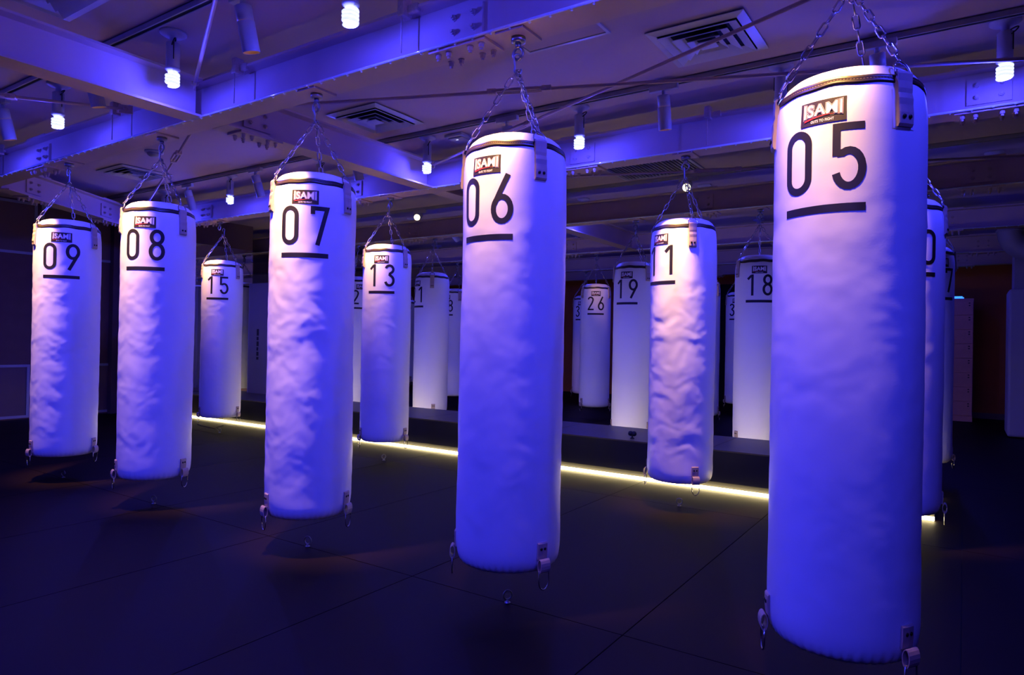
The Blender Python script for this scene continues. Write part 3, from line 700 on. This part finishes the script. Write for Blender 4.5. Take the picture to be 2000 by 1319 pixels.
FAR = [('10', -0.34, 4.868, 21, 11, 'white punching bag printed 10, half hidden behind bag 05'), ('12', -3.115, 4.868, 20, 12, 'white punching bag printed 12, wholly screened by bag six'), ('14', -6.12, 4.868, 35, 13, 'white punching bag printed 14, wholly screened by bag seven'), ('16', -9.05, 4.868, 45, 11, 'white punching bag printed 16, wholly screened by bag eight'),
       ('17', -0.315, 7.14, 36, 12, 'white punching bag printed 17, a sliver beside bag 10'), ('18', -1.755, 7.14, 14, 13, 'white punching bag printed 18, glowing at its foot beyond the platform'), ('19', -3.122, 7.14, 0, 14, 'white punching bag printed 19, beyond the platform beside bag 11'), ('20', -4.755, 7.14, 20, 11, 'white punching bag printed 20, beyond the platform, screened by bag six'), ('21', -6.10, 7.10, -20, 12, 'white punching bag printed 21, beyond the platform with a strap facing forward'), ('22', -7.62, 7.14, 62, 13, 'white punching bag printed 22, partly covered by warm-lit bag thirteen'), ('23', -9.05, 7.14, 30, 14, 'white punching bag printed 23, near the mirror'),
       ('25', -3.12, 9.55, 20, 11, 'white punching bag printed 25, a sliver behind bag 11'), ('26', -4.83, 9.55, 27, 12, 'white punching bag printed 26, hanging before the terracotta wall'), ('27', -6.12, 9.55, 30, 13, 'white punching bag printed 27, far back, screened by bag six'), ('28', -7.62, 9.55, -9, 14, 'white punching bag printed 28, between bags 21 and 06'),
       ('31', -3.22, 11.85, 0, 11, 'white punching bag printed 31, a small one behind bag 18'), ('32', -4.77, 11.85, 10, 12, 'white punching bag printed 32, far back, screened by bag eleven'), ('33', -6.22, 11.85, 8, 13, 'white punching bag printed 33, small, peeping out beside bag twenty-six'), ('35', -10.95, 11.85, 0, 14, 'white punching bag far back, a sliver between bags 13 and 21')]
for (n, x, y, az, sd, l) in FAR: bag(n, x, y, az, l, sd, False, 0.55)

# spotlights aimed down the faces of the first two rows
def aim_at(n, x, y, dx, dy=0.50):
    hd = math.hypot(dx, dy); g = hd - R0
    ang, pw = {'05': (26, 0.80), '06': (26, 1.0), '07': (18.0, 1.2), '08': (19.0, 1.15), '09': (17.5, 1.1), '11': (13.5, 1.05), '13': (26, 0.85), '15': (26, 0.75)}.get(n, (22, 0.8))
    spot(x-dx, y-dy, (x-dx+dx*g/hd, y-dy+dy*g/hd, 2.70-g/math.tan(rad(ang))), 'white cylinder spotlight aimed at bag number %s' % NUMW[n], pw)
for (n, x, y, az, sd) in NEAR:
    dx = {'05': 0.15, '06': 0.03, '07': -0.02, '08': -0.05, '09': -0.06, '11': -0.02, '13': -0.04, '15': -0.04}[n]; aim_at(n, x, y, dx)
for (n, x, y) in (('10', -0.34, 4.868), ('12', -3.115, 4.868), ('14', -6.12, 4.868)):
    aim_at(n, x, y, -0.10 if n == '12' else 0.10)
for (x, y, l) in ((-3.20, 8.07, 'amber spotlight beyond the platform above bag nineteen'), (-4.60, 8.07, 'amber spotlight beyond the platform above bag twenty-six'), (-6.6, 8.07, 'amber spotlight beyond the platform above bag twenty-one')):
    spot(x, y, (x+0.1, y+3.0, 0.7), l, 0.09)
spot(-2.45, 6.95, (-2.0, 5.2, 2.2), 'far spotlight showing its lit face behind the chains of bag eleven', lit=False, face=True)
spot(-6.22, 6.95, (-5.0, 5.0, 2.2), 'far spotlight showing its lit face above bag twenty-one', lit=False, face=True)
# black cord under bag 15
co = MB(); co.tube([(-7.70,4.68,0.120),(-7.69,4.72,0.10),(-7.64,4.80,0.075),(-7.60,4.86,0.055)], 0.005, 6); co.tube([(-7.38,4.82,0.120),(-7.44,4.83,0.105),(-7.52,4.84,0.09),(-7.59,4.86,0.08),(-7.60,4.90,0.05),(-7.615,4.92,0.02)], 0.005, 6)
tag(co.build('tether_cord', 'black_plastic'), 'thin black cord tied from bag 15 to its floor ring', 'cord')

# ------------------------------------------------------------------ far objects
# lockers
lk = empty('locker_cabinet', (-0.13, 13.8, 0)); tag(lk, 'tall pinkish wooden locker cabinet against the back wall', 'locker')
MB().box(-0.25,0.25,-0.20,0.22,0.0,2.06,0.004).build('cabinet_body', 'locker', lk)
dm = MB().box(-0.243,0.243,-0.016,0.0,0.004,0.236,0.003).mesh('locker_door', 'locker'); lkm = MB().box(-0.012,0.012,-0.022,-0.016,-0.008,0.008,0.002).mesh('latch', 'rivet')
for k in range(8):
    d = obj('locker_door', dm, lk, (0,-0.20,0.10+k*0.24))
    for sx in (-0.20, 0.19):
        for z in (0.20, 0.16): obj('latch', lkm, d, (sx, 0, z))
bb = MB().box(-0.11,0.11,-0.05,0.05,0,0.022,0.006); bb.tube([(-0.09,0,0.03),(0.09,0,0.03)], 0.012, 8)
tag(bb.build('glow_bar', 'bluebar', None, (-0.13, 13.70, 2.062)), 'small glowing blue bar lying on the locker top', 'lamp')  # thin bar with blue emission
# pale padded pillar with duct
pp = empty('padded_pillar', (0.86, 11.92, 0)); tag(pp, 'pale padded pillar box at the far right', 'pillar')
MB().box(-0.36,0.36,-0.36,0.36,0.012,2.05,0.03).build('padding', 'pale', pp)
MB().box(-0.30,0.30,-0.30,0.30,2.05,CZ).build('pillar_core', 'duct', pp)
du = empty('air_duct', (0.55, 11.2, CZ)); tag(du, 'round painted air duct with an elbow above the padded pillar', 'duct')
P = [(-0.06,0,0),(-0.06,0,-0.22)] + [(-0.06+0.24-0.24*math.cos(rad(a)), 0, -0.22-0.24*math.sin(rad(a))) for a in range(15, 91, 15)] + [(0.9,0,-0.46)]
MB().tube(P, 0.15, 20).build('duct_pipe', 'duct', du)
for (x, z, ax) in ((-0.06, -0.2, 0), (0.22, -0.46, 1)):
    m = MB(); m.tube([(x-(0.012 if ax else 0), 0, z+(0 if ax else 0.012)), (x+(0.012 if ax else 0), 0, z-(0 if ax else 0.012))], 0.165, 20); m.build('duct_flange', 'duct', du)
# free-standing board on the platform beside the mirror
sb = empty('display_board', (-8.83, 6.33, PZ)); tag(sb, 'tall grey display board standing on the platform beside the mirror', 'board')
MB().box(-0.22,0.30,-0.03,0.03,0.0,1.66,0.004).build('board_panel', 'board', sb)
MB().box(-0.228,-0.22,-0.032,0.032,0.0,1.66).build('edge_strip', 'frame', sb)
m = MB(); zz = 0.97
for (h, w) in ((0.10,0.05),(0.05,0.045),(0.07,0.05),(0.05,0.04),(0.06,0.05),(0.04,0.05)):
    m.box(-0.02,-0.02+w,-0.0325,-0.0305,zz-h,zz); zz -= h+0.018
m.build('vertical_lettering', 'print', sb)
